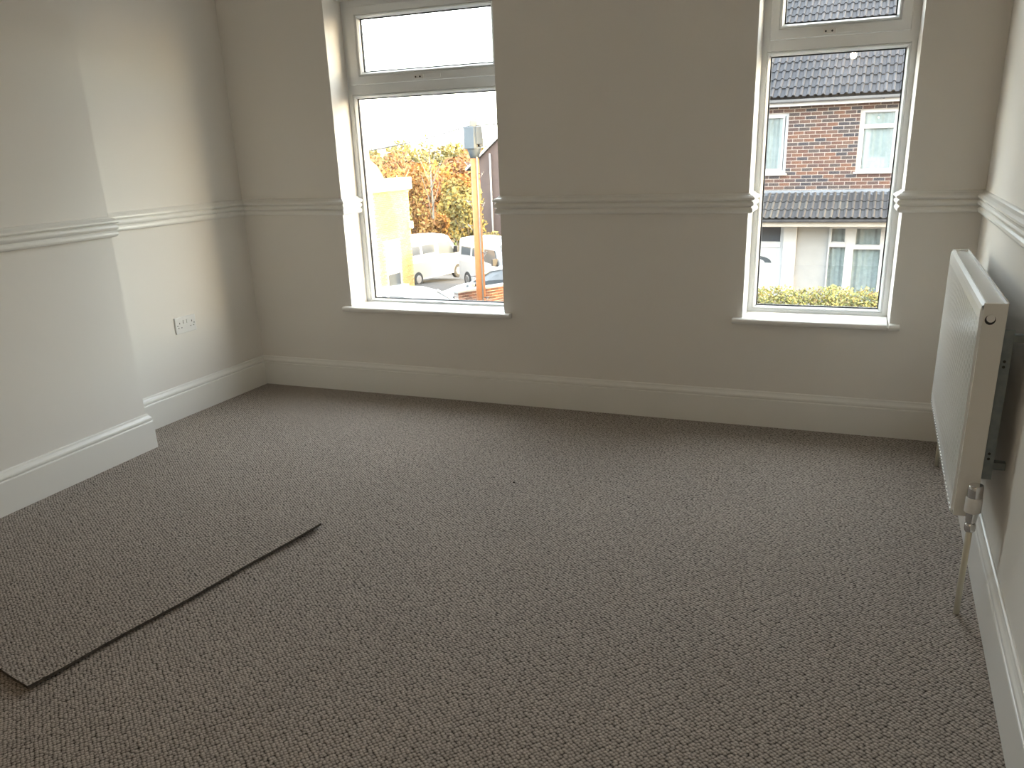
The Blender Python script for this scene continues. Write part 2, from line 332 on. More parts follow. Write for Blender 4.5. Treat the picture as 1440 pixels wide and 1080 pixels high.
# ------------------------------------------------------------------ radiator
def cyl(name, c, axis, r, h, material, parent, seg=16):
    a = Vector(c); d = Vector(axis).normalized(); return tube(name, [a, a+d*h], r, material, parent, seg)
def radiator():
    F, Bk, y0, y1, z0, z1 = 1.6851, 1.7471, -1.563, -.376, .292, .892
    root = empty('panel_radiator', ((F+Bk)/2, (y0+y1)/2, 0)); inv = Matrix.Translation(-root.location)
    tag(root, 'white steel panel radiator on the right wall beside the narrow window', 'radiator')
    kids = []
    # fluted front panel, folded edges
    n = 36; yy = []; pitchy = (y1-y0-.03)/n
    prof = [(0, 0), (.32, 0), (.42, .0045), (.58, .0045), (.68, 0)]
    cols = [(y0+.006, .006), (y0+.012, .0)]
    for i in range(n):
        for t, d in prof: cols.append((y0+.015+(i+t)*pitchy, d))
    cols += [(y1-.012, 0), (y1-.006, .006)]
    rows = [(z0, .010), (z0+.006, .002), (z0+.02, 0), (z0+.045, 0), (z0+.07, 1), (z1-.07, 1), (z1-.045, 0), (z1-.02, 0), (z1-.008, .002), (z1-.001, .010)]
    bm = bmesh.new(); G = []
    for zz, k in rows: G.append([bm.verts.new((F+(d if k == 1 else (k if k != 0 else 0) + (d if i in (0, len(cols)-1) and k == 0 else 0)), y, zz)) for i, (y, d) in enumerate(cols)])
    for A, B in zip(G, G[1:]):
        for i in range(len(cols)-1): bm.faces.new((A[i], A[i+1], B[i+1], B[i]))
    # return of the sheet
    for row in (G[0], G[-1]):
        bk = [bm.verts.new((F+.014, v.co.y, v.co.z)) for v in row]
        for i in range(len(cols)-1): bm.faces.new((row[i], row[i+1], bk[i+1], bk[i]))
    kids.append(bm_obj('front_panel', bm, MRAD))
    # spot-weld dimples along the bottom edge
    bm = bmesh.new()
    for i in range(n):
        yc = y0+.015+(i+.5)*pitchy; add_box(bm, F-.0015, F+.003, yc-.008, yc+.008, z0+.004, z0+.012)
    kids.append(bm_obj('edge_welds', bm, MRAD))
    kids.append(box('core', F+.014, Bk-.012, y0+.012, y1-.012, z0+.01, z1-.03, MRAD))
    # top grille: frame and bars
    bm = bmesh.new(); add_box(bm, F+.012, F+.016, y0, y1, z1-.018, z1+.001); add_box(bm, Bk-.004, Bk, y0, y1, z1-.018, z1+.003)
    add_box(bm, F+.016, Bk-.004, y0, y1, z1-.010, z1-.006)
    kids.append(bm_obj('top_grille', bm, MRAD))
    for a, b in ((y0-.002, y0+.008), (y1-.008, y1+.002)):
        kids.append(box('side_panel', F+.006, Bk, a, b, z0+.002, z1+.001, MRAD, bev=.002))
    # blanking plug in its round cut-out on the near side panel
    cx = 1.7095; cz = .850
    kids.append(cyl('plug_recess', (cx, y0-.0032, cz), (0, 1, 0), .0128, .004, MHOLE, None, 24))
    kids.append(cyl('blanking_plug', (cx+.0005, y0-.008, cz+.004), (0, 1, 0), .0098, .006, MPLA, None, 20))
    # wall brackets
    for yb in (-1.505, -.44):
        bm = bmesh.new(); add_box(bm, Bk+.0005, Bk+.028, yb-.03, yb-.027, .40, .82); add_box(bm, Bk+.0005, Bk+.004, yb-.03, yb+.03, .40, .82)
        for q in (.42, .78): add_box(bm, Bk+.002, XR-.001, yb+.0, yb+.025, q, q+.02)
        br = bm_obj('wall_bracket', bm, MZINC); kids.append(br)
        for q in (.46, .475, .72, .735):
            kids.append(cyl('bracket_hole', (Bk+.014, yb-.0305, q), (0, 1, 0), .004, .002, MHOLE, None, 8))
    # near valve and pipe, far valve and pipe
    for near in (1, 0):
        vy = -1.592 if near else -.345
        vx = 1.735 if near else 1.742
        pts = [(vx, vy, .002), (vx, vy, .30)]
        kids.append(tube('pipe', pts, .0085, MPIPE, seg=12))
        kids.append(tube('pipe_nut', [(vx, vy, .262), (vx, vy, .268), (vx, vy, .284), (vx, vy, .290)], [.011, .0155, .0155, .012], MCHR, seg=6))
        kids.append(tube('valve_body', [(vx, vy, .288), (vx, vy, .296), (vx, vy, .318), (vx, vy, .322)], [.012, .014, .016, .019], MCHR, seg=20))
        kids.append(tube('valve_collar', [(vx, vy, .321), (vx, vy, .324), (vx, vy, .362), (vx, vy, .365)], [.0195, .0215, .0215, .020], MPLA, seg=24))
        kids.append(tube('valve_cap', [(vx, vy, .364), (vx, vy, .366), (vx, vy, .398), (vx, vy, .402)], [.018, .0195, .0195, .017], MCHR, seg=24))
        kids.append(tube('valve_tail', [(vx, vy, .305), (vx-.005, vy+(.04 if near else -.04), .305)], .009, MCHR, seg=12))
    for o in kids: o.parent = root; o.matrix_parent_inverse = inv
radiator()

# ------------------------------------------------------------------ socket
def socket():
    y, z = -.603, .483; x = XL+.0179*.603
    root = empty('double_socket', (x, y, z-.043), 0); inv = Matrix.Translation(-root.location)
    tag(root, 'white twin plug socket on the left wall of the alcove', 'socket')
    ks = [box('face_plate', x-.001, x+.010, y-.0735, y+.0735, z-.043, z+.043, MPLA, bev=.003)]
    for s in (-1, 1):
        ks.append(box('rocker_switch', x+.009, x+.0135, y+s*.012-.0062, y+s*.012+.0062, z+.006, z+.026, MPLA, bev=.0012))
        c = y+s*.044
        ks.append(box('pin_slot', x+.0094, x+.0104, c-.002, c+.002, z+.007, z+.016, MHOLE))
        for t in (-1, 1): ks.append(box('pin_slot', x+.0094, x+.0104, c+t*.011-.0032, c+t*.011+.0032, z-.015, z-.011, MHOLE))
        ks.append(tube('screw', [(x+.0092, y+s*.060, z), (x+.0106, y+s*.060, z)], .0032, MHOLE, seg=8))
    for o in ks: o.parent = root; o.matrix_parent_inverse = inv
socket()

# ------------------------------------------------------------------ carpet offcut
def offcut():
    A = Vector((-.389, -1.688)); B = Vector((-.538, -2.801)); D = Vector((-1.60, -1.452)); E_ = Vector((-1.60, -2.585))
    nu, nv = 40, 30; bm = bmesh.new(); top = []; bot = []
    T = .0085
    for i in range(nu+1):
        rt, rb = [], []
        for j in range(nv+1):
            u, v = i/nu, j/nv                      # u: from the back edge to the front edge, v: from the chimney side to the free side
            p = D.lerp(E_, u).lerp(A.lerp(B, u), v)
            lift = .012*max(0, (v-.8)/.2)**2*(0.25+.75*math.exp(-(u/.16)**2))
            lift += .004*max(0, (u-.8)/.2)**2
            lift += .0012*(1+math.sin(u*9+v*4))*max(0, v-.3)
            lift = max(0, lift)
            wob = Vector((.004*math.sin(u*13+1), .004*math.sin(v*11)))
            rt.append(bm.verts.new((p.x+wob.x, p.y+wob.y, .002+lift+T))); rb.append(bm.verts.new((p.x+wob.x, p.y+wob.y, .0015+lift)))
        top.append(rt); bot.append(rb)
    for i in range(nu):
        for j in range(nv):
            bm.faces.new((top[i][j], top[i][j+1], top[i+1][j+1], top[i+1][j]))
    me_faces = len(bm.faces)
    for i in range(nu):
        for j in range(nv): bm.faces.new((bot[i][j], bot[i+1][j], bot[i+1][j+1], bot[i][j+1])).material_index = 1
    for i in range(nu):
        for j in (0, nv): bm.faces.new((top[i][j], top[i+1][j], bot[i+1][j], bot[i][j])).material_index = 1
    for j in range(nv):
        for i in (0, nu): bm.faces.new((top[i][j], top[i][j+1], bot[i][j+1], bot[i][j])).material_index = 1
    o = bm_obj('carpet_offcut', bm, MCARP2); o.data.materials.append(MBACK)
    tag(o, 'loose rectangular offcut of brown loop carpet lying beside the chimney breast', 'carpet')
offcut()
# small dark scrap of fluff on the carpet
bm = bmesh.new(); bmesh.ops.create_icosphere(bm, subdivisions=2, radius=.006)
for v in bm.verts: v.co = v.co*(.6+.7*random.random()); v.co.z *= .5
o = bm_obj('fluff_scrap', bm, MBACK); o.location = (0.126, -1.057, .003); tag(o, 'tiny dark scrap of fluff on the open carpet', 'fluff')

# ------------------------------------------------------------------ ceiling pendant (its bulb mirrors in the narrow window)
def pendant():
    x, y, z = 1.055, -4.85, 2.035
    root = empty('pendant_light', (x, y, z)); inv = Matrix.Translation(-root.location)
    tag(root, 'bare warm bulb hanging from the ceiling on a white flex', 'lamp')
    me_ = mat('bulb_glow', (1, .8, .5), .4, emit=((1.0, .76, .50), 100)); ks = []
    bm = bmesh.new(); bmesh.ops.create_uvsphere(bm, u_segments=16, v_segments=10, radius=.03); 
    for v in bm.verts:
        v.co.z *= 1.15; v.co += Vector((x, y, z))
    ks.append(bm_obj('bulb', bm, me_, None, True))
    ks.append(tube('lamp_holder', [(x, y, z+.03), (x, y, z+.045), (x, y, z+.09), (x, y, z+.10)], [.014, .019, .019, .006], MPLA, seg=16))
    ks.append(tube('flex', [(x, y, z+.10), (x, y, ZC-.02)], .003, MPLA, seg=8))
    ks.append(tube('ceiling_rose', [(x, y, ZC-.03), (x, y, ZC-.02), (x, y, ZC)], [.018, .04, .042], MPLA, seg=20))
    for o in ks: o.parent = root; o.matrix_parent_inverse = inv
pendant()

DIM = 0.46  # outdoor base colours darkened, standing in for a lower exposure outside

# ================================================================== outside
MBR = random_mat('house_brick', [(.155, .088, .073), (.10, .083, .083), (.20, .108, .08), (.075, .07, .082), (.14, .083, .075), (.175, .112, .092), (.065, .062, .075), (.115, .08, .078)], .85, 'object', .2, 9)
MBRS = random_mat('house_brick_far', [(.155, .088, .073), (.10, .083, .083), (.20, .108, .08), (.075, .07, .082), (.14, .083, .075), (.175, .112, .092), (.065, .062, .075), (.115, .08, .078)], .85, 'island', .2)
MMORT = mat('mortar', (.74, .68, .63), .9, noise=(20, (.65, .60, .56)))
MTILE = random_mat('concrete_tile', [(.042, .047, .058), (.054, .059, .071), (.037, .042, .053), (.048, .051, .061)], .6, 'object', .18, 12)
MTILES = random_mat('concrete_tile_far', [(.060, .064, .075), (.076, .08, .092), (.052, .056, .068)], .6, 'island', .18)
MTILEP = random_mat('porch_tile', [(.085, .085, .09), (.10, .10, .10), (.075, .075, .08)], .7, 'object', .3, 14)
MWHT = mat('white_joinery', (.72, .73, .74), .4, noise=(4, (.70, .71, .72)))
MREND = mat('grey_render', (.50, .50, .49), .9, noise=(6, (.46, .46, .455)), bump=(80, .2, .01))
MCREAM = mat('cream_paint', (.60, .56, .49), .6, noise=(5, (.55, .51, .45)))
MLEAD = mat('lead', (.28, .31, .36), .55, .2, noise=(6, (.23, .26, .30)))
MNET = mat('net_curtain', (.62, .66, .66), .9, noise=(14, (.50, .54, .545)))
MDARKGL = mat('dark_glass', (.10, .12, .14), .08, spec=.6, noise=(3, (.12, .14, .16)))
MHG = glass_mat('house_glass', (.92, .95, .95), 1.0)
MDK = mat('dark_trim', (.03, .03, .035), .6, noise=(8, (.045, .045, .05)))
GY = lambda y: -3.3-.08*max(0, y-17) if y < 40 else -5.14-.03*(y-40)

def leaf_cloud(name, material, parent, blobs, n, size, seed=1):
    """n small bent leaves spread through ellipsoids (centre, radii)"""
    rnd = random.Random(seed); bm = bmesh.new(); wts = [b[1][0]*b[1][1]*b[1][2] for b in blobs]
    for _ in range(n):
        c, r = rnd.choices(blobs, wts)[0]
        while True:
            d = Vector((rnd.uniform(-1, 1), rnd.uniform(-1, 1), rnd.uniform(-1, 1)))
            if .25 < d.length < 1: break
        p = Vector((c[0]+d.x*r[0], c[1]+d.y*r[1], c[2]+d.z*r[2]))
        a = Vector((rnd.gauss(0, 1), rnd.gauss(0, 1), rnd.gauss(0, 1))).normalized(); b = a.orthogonal().normalized()
        s = size*rnd.uniform(.6, 1.4)
        v = [bm.verts.new(p+q) for q in (-a*s, b*s*.5, a*s, -b*s*.5+a.cross(b)*s*.3)]
        bm.faces.new((v[0], v[1], v[2])); bm.faces.new((v[0], v[2], v[3]))
    me = bpy.data.meshes.new(name); bm.to_mesh(me); bm.free()
    return link(name, me, material, parent)
def local(root, kids):
    inv = Matrix.Translation(-Vector(root.location))
    for o in kids:
        o.parent = root; o.matrix_parent_inverse = inv

# ------------------------------------------------------------------ brick house across the street
def house():
    Y = 16.0; XA, XB = -6.5, 7.0
    root = empty('brick_house', (0.3, Y, -3.25)); rinv = Matrix.Translation(-Vector(root.location))
    tag(root, 'brick terraced house across the street with grey tiled roof and white porch', 'house')
    def part(o, par=None):
        if par is None: o.parent = root; o.matrix_parent_inverse = rinv
        else: o.parent = par; o.matrix_parent_inverse = par.matrix_parent_inverse @ Matrix.Identity(4) if False else Matrix.Translation(-Vector(root.location)) if False else Matrix.Identity(4)
        return o
    holes = [(-1.72, -.545, .60, 1.83), (.886, 2.06, .60, 1.83)]
    # mortar backing with window openings, then bricks standing 8 mm proud of it
    def in_hole(x0, x1, z0, z1):
        return [h for h in holes if x1 > h[0]-.002 and x0 < h[1]+.002 and z1 > h[2]-.002 and z0 < h[3]+.002]
    bm = bmesh.new(); xs = [XA, -1.72, -.545, .886, 2.06, XB]
    for i in range(5):
        if i in (1, 3):
            add_box(bm, xs[i], xs[i+1], Y, Y+.25, -3.3, .60); add_box(bm, xs[i], xs[i+1], Y, Y+.25, 1.83, 2.25)
        else: add_box(bm, xs[i], xs[i+1], Y, Y+.25, -3.3, 2.25)
    wall = part(bm_obj('wall', bm, MMORT))
    bl, bh, j, cz = .210, .062, .015, .075
    meshes = {}
    def brick_mesh(L):
        k = round(L, 3)
        if k not in meshes:
            b2 = bmesh.new(); add_box(b2, 0, L, -.009, .01, 0, bh)
            bmesh.ops.recalc_face_normals(b2, faces=b2.faces); me = bpy.data.meshes.new('brick'); b2.to_mesh(me); b2.free(); me.materials.append(MBR); meshes[k] = me
        return meshes[k]
    far = bmesh.new(); count = 0
    nz = int((2.0-.19)/cz)+1
    for r in range(-3, nz):
        z = .19+r*cz
        if z+bh > 2.05: continue
        x = XA+(.1125 if r % 2 else 0)
        while x < XB-.3:
            segs = [(x, x+bl)]
            for h in in_hole(x, x+bl, z, z+bh):
                ns = []
                for a, b in segs:
                    if b <= h[0] or a >= h[1]: ns.append((a, b)); continue
                    if a < h[0]-.03: ns.append((a, h[0]-.003))
                    if b > h[1]+.03: ns.append((h[1]+.003, b))
                segs = ns
            for a, b in segs:
                vis = a > -1.02 and b < 1.72 and z > .17
                if vis and count < 300:
                    o = bpy.data.objects.new('brick', brick_mesh(b-a)); C.objects.link(o); o.parent = wall; o.matrix_parent_inverse = wall.matrix_parent_inverse.inverted() @ Matrix.Translation(-Vector(root.location)) if False else Matrix.Identity(4)
                    o.location = (a, Y, z); count += 1
                else: add_box(far, a, b, Y-.009, Y+.005, z, z+bh)
            x += bl+j
    fo = bm_obj('brickwork', far, MBRS, wall); fo['kind'] = 'stuff'
    # upper windows
    def upper(h, lights):
        x0, x1, z0, z1 = h; y = Y+.045; w = .062
        f = ring('window', (x0, x1, z0, z1), (x0+w, x1-w, z0+w, z1-w), [(0, y), (.85, y), (1, y+.012), (1, y+.05), (0, y+.05)], MWHT); part(f)
        bars = bmesh.new(); panes = []
        for k, (a, b, c, d) in enumerate(lights):
            g = ring('sash', (a-.045, b+.045, c-.045, d+.045), (a, b, c, d), [(0, y-.006), (.8, y-.008), (1, y+.006), (1, y+.045), (0, y+.045)], MWHT); g.parent = f
            p = box('pane', a, b, y+.02, y+.026, c, d, MHG, f)
        curtain(f, x0+w, x1-w, z0+w, z1-w, y+.07)
        s = box('window_sill', x0-.04, x1+.04, Y-.06, Y+.06, z0-.035, z0+.002, MWHT, f, .004)
        return f
    def curtain(f, x0, x1, z0, z1, y, amp=.012):
        n = int((x1-x0)/.018); bm = bmesh.new(); rows = []; rnd = random.Random(int(x0*100)+5); ph = [rnd.uniform(-.5, .5) for _ in range(n+1)]
        for z in (z0-.01, (z0+z1)/2, z1+.01):
            rows.append([bm.verts.new((x0-.01+(x1-x0+.02)*i/n, y+amp*math.sin(i*.9+ph[i]*1.5)+.006*math.sin(i*.21), z)) for i in range(n+1)])
        for A, B in zip(rows, rows[1:]):
            for i in range(n): bm.faces.new((A[i], A[i+1], B[i+1], B[i]))
        bm_obj('net_curtain', bm, MNET, f, True)
    upper(holes[0], [(-1.62, -1.17, .70, 1.73), (-1.06, -.665, .70, 1.735)])
    upper(holes[1], [(.975, 1.545, 1.545, 1.765), (.975, 1.545, .655, 1.455), (1.64, 1.965, .70, 1.73)])
    # main roof
    pit = math.radians(35); ys, zs = Y-.34, 2.12
    back = pyd('roof', [(XA, ys+.05, zs-.03), (XB, ys+.05, zs-.03), (XB, ys+5.2, zs-.03+5.15*math.tan(pit)), (XA, ys+5.2, zs-.03+5.15*math.tan(pit)),
                        (XA, ys+10.4, zs-.03), (XB, ys+10.4, zs-.03)], [(0, 1, 2, 3), (3, 2, 5, 4), (0, 4, 5, 1), (0, 3, 4), (1, 5, 2)], MTILES); part(back)
    def tile_mesh(m, w, rolls, rr_, ln, th=.016):
        b2 = bmesh.new(); pr = []
        pw = w/rolls
        for k in range(rolls):
            x = k*pw; pr += [(x, 0), (x+pw*.42, 0)]
            for t in range(0, 7): a = PI*t/6; pr.append((x+pw*.71-math.cos(a)*pw*.25, math.sin(a)*rr_+.002))
        pr.append((w, 0))
        A = [b2.verts.new((x, 0, z+.024)) for x, z in pr]; B = [b2.verts.new((x, ln, z)) for x, z in pr]; D = [b2.verts.new((x, 0, z+.024-th)) for x, z in pr]
        for i in range(len(pr)-1): b2.faces.new((A[i], A[i+1], B[i+1], B[i])); b2.faces.new((D[i], D[i+1], A[i+1], A[i]))
        bmesh.ops.recalc_face_normals(b2, faces=b2.faces)
        me = bpy.data.meshes.new('tile'); b2.to_mesh(me); b2.free(); me.materials.append(m)
        return me
    def tiles(par, m, ms, y0, z0, pt, rows, ex, w, rolls, rr_, xlo, xhi, visx, seed):
        tm = tile_mesh(m, w, rolls, rr_, ex+.07); farb = bmesh.new(); rnd = random.Random(seed)
        R = Matrix.Rotation(pt, 4, 'X')
        for r in range(rows):
            for k in range(int((xhi-xlo)/w)):
                x = xlo+k*w
                Mx = Matrix.Translation((x+rnd.uniform(-.002, .002), y0+math.cos(pt)*ex*r, z0+math.sin(pt)*ex*r+rnd.uniform(-.002, .002))) @ R
                if visx[0] < x < visx[1]:
                    o = bpy.data.objects.new('tile', tm); C.objects.link(o); o.parent = par; o.matrix_local = Mx
                else:
                    t2 = bmesh.new(); t2.from_mesh(tm); t2.transform(Mx); tmp = bpy.data.meshes.new('t'); t2.to_mesh(tmp); t2.free(); farb.from_mesh(tmp); bpy.data.meshes.remove(tmp)
        f = bm_obj('tiling', farb, ms, par); f['kind'] = 'stuff'
    tiles(back, MTILE, MTILES, ys, zs, pit, 19, .32, .295, 2, .036, -6.46, 6.9, (-1.55, 2.0), 3)
    # gutter and fascia under the eaves
    bm = bmesh.new(); g = [(-.0, .0), (-.02, -.045), (-.06, -.065), (-.10, -.045), (-.115, 0), (-.10, -.0), (-.088, -.035), (-.06, -.05), (-.03, -.035), (-.012, 0)]
    Ls = [[bm.verts.new((x, Y-.245+a, 2.085+b)) for a, b in g] for x in (XA, XB)]
    for i in range(len(g)): bm.faces.new((Ls[0][i], Ls[0][(i+1) % len(g)], Ls[1][(i+1) % len(g)], Ls[1][i]))
    part(bm_obj('gutter', bm, mat('gutter_grey', (.24, .25, .27), .5, noise=(5, (.3, .31, .33)))))
    part(box('fascia', XA, XB, Y-.235, Y-.21, 1.955, 2.10, MWHT)); part(box('soffit', XA, XB, Y-.22, Y, 1.955, 1.97, MWHT))
    for x in (-2.2, -.45, .42, 1.3, 2.5): part(box('gutter_bracket', x-.015, x+.015, Y-.365, Y-.232, 2.015, 2.035, MDK))
    # porch roof over the ground floor
    pp = math.radians(24.5); yp, zp = Y-1.08, -.275
    L_ = 1.08/math.cos(pp)
    pr_ = pyd('porch_roof', [(XA, yp+.03, zp-.02), (XB, yp+.03, zp-.02), (XB, Y, zp-.02+1.05*math.tan(pp)), (XA, Y, zp-.02+1.05*math.tan(pp)), (XA, Y, zp-.06), (XB, Y, zp-.06), (XA, yp+.03, zp-.06), (XB, yp+.03, zp-.06)],
               [(0, 1, 2, 3), (3, 2, 5, 4), (4, 5, 7, 6), (6, 7, 1, 0), (0, 3, 4, 6), (1, 7, 5, 2)], MTILES); part(pr_)
    tiles(pr_, MTILEP, MTILES, yp, zp, pp, 3, .345, .27, 2, .026, -6.46, 6.9, (-1.5, 2.0), 5)
    # lead flashing dressed over the top course
    n = 190; bm = bmesh.new(); A, B, D = [], [], []
    for i in range(n+1):
        x = -6.5+13.5*i/n; w = .008*math.sin(x*2*PI/.135)
        A.append(bm.verts.new((x, Y-.012, .245))); B.append(bm.verts.new((x, Y-.016, .20))); D.append(bm.verts.new((x, Y-.185, .142+w)))
    for i in range(n): bm.faces.new((A[i], A[i+1], B[i+1], B[i])); bm.faces.new((B[i], B[i+1], D[i+1], D[i]))
    part(bm_obj('lead_flashing', bm, MLEAD))
    part(box('porch_gutter', XA, XB, yp-.06, yp+.02, zp-.065, zp-.012, MDK, bev=.01))
    part(box('porch_fascia', XA, XB, yp+.02, yp+.05, zp-.16, zp-.03, MCREAM)); part(box('porch_soffit', XA, XB, yp+.05, Y, zp-.17, zp-.15, MCREAM))
    for x in (-.42, .62, 1.5): part(box('gutter_bracket', x-.014, x+.014, yp-.068, yp-.055, zp-.075, zp-.01, MDK))
    # ground floor: rendered walls, door set, bay window
    y = 15.5
    part(box('render_wall', -.17, .50, y+.02, Y, -3.3, zp-.1, MREND)); part(box('pilaster', -.43, -.16, y-.05, Y, -3.3, zp-.1, MWHT, bev=.006))
    part(box('render_wall', 1.60, XB, y+.02, Y, -3.3, zp-.1, MREND)); part(box('render_wall', XA, -1.53, y+.02, Y, -3.3, zp-.1, MREND))
    dr = part(ring('door_frame', (-1.53, -.435, -3.25, -.385), (-1.44, -.50, -3.15, -.44), [(0, y), (1, y), (1, y+.1), (0, y+.1)], MWHT))
    box('transom_bar', -1.46, -.48, y-.006, y+.09, -.935, -.805, MWHT, dr, .006)
    box('fanlight', -1.45, -.49, y+.04, y+.05, -.81, -.43, MDARKGL, dr)
    dl = part(box('door', -1.44, -.555, y+.01, y+.06, -3.15, -.94, MWHT, bev=.004))
    box('door_stile', -.555, -.50, y+.0, y+.07, -3.15, -.94, MWHT, dr)
    # arched light and raised panels
    bm = bmesh.new(); cx, cz0, ro, ri = -1.0, -1.265, .345, .20; k = 16; a_ = []; b_ = []; a2 = []; b2_ = []
    for i in range(k+1):
        t = PI*i/k; 
        for lst, rad, yy in ((a_, ro, y+.006), (b_, ri, y+.006), (a2, ro, y+.02), (b2_, ri, y+.02)):
            lst.append(bm.verts.new((cx-math.cos(t)*rad, yy, cz0+math.sin(t)*rad*.44)))
    for i in range(k):
        bm.faces.new((a_[i], a_[i+1], b_[i+1], b_[i])); bm.faces.new((a_[i], a2[i], a2[i+1], a_[i+1])); bm.faces.new((b_[i], b_[i+1], b2_[i+1], b2_[i]))
    bm_obj('arched_light', bm, MDARKGL, dl)
    for q in ((-1.33, -1.05), (-.95, -.665)):
        ring('door_panel', (q[0], q[1], -2.15, -1.48), (q[0]+.03, q[1]-.03, -2.12, -1.51), [(0, y+.012), (.5, y+.002), (1, y+.012)], MWHT, dl)
        ring('door_panel', (q[0], q[1], -3.0, -2.3), (q[0]+.03, q[1]-.03, -2.97, -2.33), [(0, y+.012), (.5, y+.002), (1, y+.012)], MWHT, dl)
    box('door_moulding', -1.34, -.66, y+.0, y+.014, -1.31, -1.28, MWHT, dl)
    tube('door_handle', [(-.53, y-.03, -1.83), (-.53, y-.03, -1.71)], .010, MCHR, dr, 8)
    wf = part(ring('bay_window', (.498, 1.60, -2.5, -.455), (.525, 1.54, -2.45, -.50), [(0, y-.01), (1, y-.01), (1, y+.07), (0, y+.07)], MWHT))
    box('mullion', .845, 1.012, y-.015, y+.065, -2.45, -.50, MWHT, wf, .005)
    box('transom_bar', .525, .845, y-.013, y+.06, -.91, -.822, MWHT, wf, .004); box('transom_bar', 1.012, 1.54, y-.013, y+.06, -.952, -.878, MWHT, wf, .004)
    for q in ((.525, .845, -.822, -.50), (1.012, 1.54, -.878, -.50)):
        ring('sash', q, (q[0]+.028, q[1]-.028, q[2]+.028, q[3]-.028), [(0, y-.016), (.8, y-.018), (1, y+.0), (1, y+.05), (0, y+.05)], MWHT, wf)
    for q in ((.525, .845, -.822, -.50), (1.012, 1.54, -.878, -.50), (.525, .845, -2.45, -.91), (1.012, 1.54, -2.45, -.952)):
        box('pane', q[0], q[1], y+.02, y+.026, q[2], q[3], MHG, wf)
    curtain(wf, .525, 1.54, -2.45, -.50, y+.09)
    box('window_sill', .45, 1.65, y-.10, y+.05, -2.55, -2.5, MWHT, wf, .004); part(box('render_wall', .49, 1.62, y+.04, Y, -3.3, -2.5, MREND))
    return root
house()

# ------------------------------------------------------------------ golden privet hedge
MPRIV = random_mat('privet_leaf', [(.13, .17, .07), (.50, .46, .10), (.20, .24, .09), (.62, .55, .16), (.10, .13, .06), (.40, .40, .12), (.30, .22, .08)], .6, 'island', .3)
hr = empty('privet_hedge', (0.6, 12.6, -3.3)); tag(hr, 'clipped green and yellow privet hedge in front of the white porch', 'hedge')
rnd = random.Random(11); bl = []
for i in range(70):
    x = -2.4+i*.085; bl.append(((x, 12.6+rnd.uniform(-.1, .1), -1.62+rnd.uniform(-.05, .05)), (.22, .38, .30+rnd.uniform(-.03, .06))))
f_ = leaf_cloud('foliage', MPRIV, None, bl, 15000, .030, 4); bl2 = [((x_, 12.6, -2.5), (.3, .4, .8)) for x_ in [-2.3+.3*i for i in range(19)]]
g_ = leaf_cloud('foliage', MPRIV, None, bl2, 5000, .045, 6)
kk = [f_, g_]
for i in range(14):
    x = -2.2+i*.42; kk.append(tube('stem', [(x, 12.6, -3.3), (x+rnd.uniform(-.1, .1), 12.6, -2.3), (x+rnd.uniform(-.15, .15), 12.6+rnd.uniform(-.2, .2), -1.5)], [.02, .014, .005], mat('privet_stem', (.12, .09, .06), .9, noise=(20, (.09, .07, .05))) if i == 0 else bpy.data.materials['privet_stem'], None, 6))
local(hr, kk)

# ------------------------------------------------------------------ ground, hills
def ground():
    bm = bmesh.new(); ysamp = [0.5, 6, 12, 17]+[17+1.5*i for i in range(1, 16)]+[46, 55, 70, 90, 120, 160]; xs = [-140, -90, -60, -40, -28, -20, -14, -8, -3, 2, 8, 16, 30]
    G = [[bm.verts.new((x, y, GY(y)-.02)) for x in xs] for y in ysamp]
    for A, B in zip(G, G[1:]):
        for i in range(len(xs)-1): bm.faces.new((A[i], A[i+1], B[i+1], B[i]))
    o = bm_obj('ground', bm, mat('tarmac', (.13, .12, .115), .9, noise=(1.2, (.10, .095, .09)))); struct(o)
    bm = bmesh.new(); rnd = random.Random(2)
    def hz(x, y):
        t = min(1, max(0, (y-150)/420)); s = t*t*(3-2*t)
        return -9+s*(14.5+2.6*math.sin(x*.021+.4)+1.5*math.sin(x*.05+1)+.7*math.sin(x*.13)+1.2*math.sin(y*.02))
    xs = [-620+16*i for i in range(60)]; ysm = [140+14*i for i in range(36)]
    G = [[bm.verts.new((x, y, hz(x, y)+rnd.uniform(-.5, .5))) for x in xs] for y in ysm]
    for A, B in zip(G, G[1:]):
        for i in range(len(xs)-1): bm.faces.new((A[i], A[i+1], B[i+1], B[i]))
    o = bm_obj('hills', bm, mat('autumn_hills', (.34, .19, .10), .95, noise=(.03, (.22, .20, .12), 8)), None, True); struct(o)
    box_ = box('pavement', -6.3, 20, 10.3, 12.05, -3.33, -3.22, mat('paving', (.30, .28, .26), .9, noise=(2, (.26, .245, .23)))); struct(box_)
ground()

# ------------------------------------------------------------------ our own terrace (roof and neighbours, they cast the evening shade)
MRED = mat('terrace_brick', (.22, .10, .07), .9, noise=(3, (.17, .085, .065)))
def prism(name, x0, x1, y0, y1, ze, zr, m):
    ym = (y0+y1)/2
    return struct(pyd(name, [(x0, y0, ze), (x1, y0, ze), (x1, ym, zr), (x0, ym, zr), (x0, y1, ze), (x1, y1, ze)], [(0, 1, 2, 3), (3, 2, 5, 4), (0, 4, 5, 1), (0, 3, 4), (1, 5, 2)], m))
prism('roof', -7, 14, -8.2, .55, 2.85, 5.3, MTILES)
struct(box('neighbour_walls', 2.25, 14, -8, .32, -3.3, 2.84, MRED)); struct(box('neighbour_walls', -7, -2.45, -8, .32, -3.3, 2.84, MRED))
struct(box('lower_storey', -2.45, 2.25, -8, .32, -3.3, -.21, MRED))

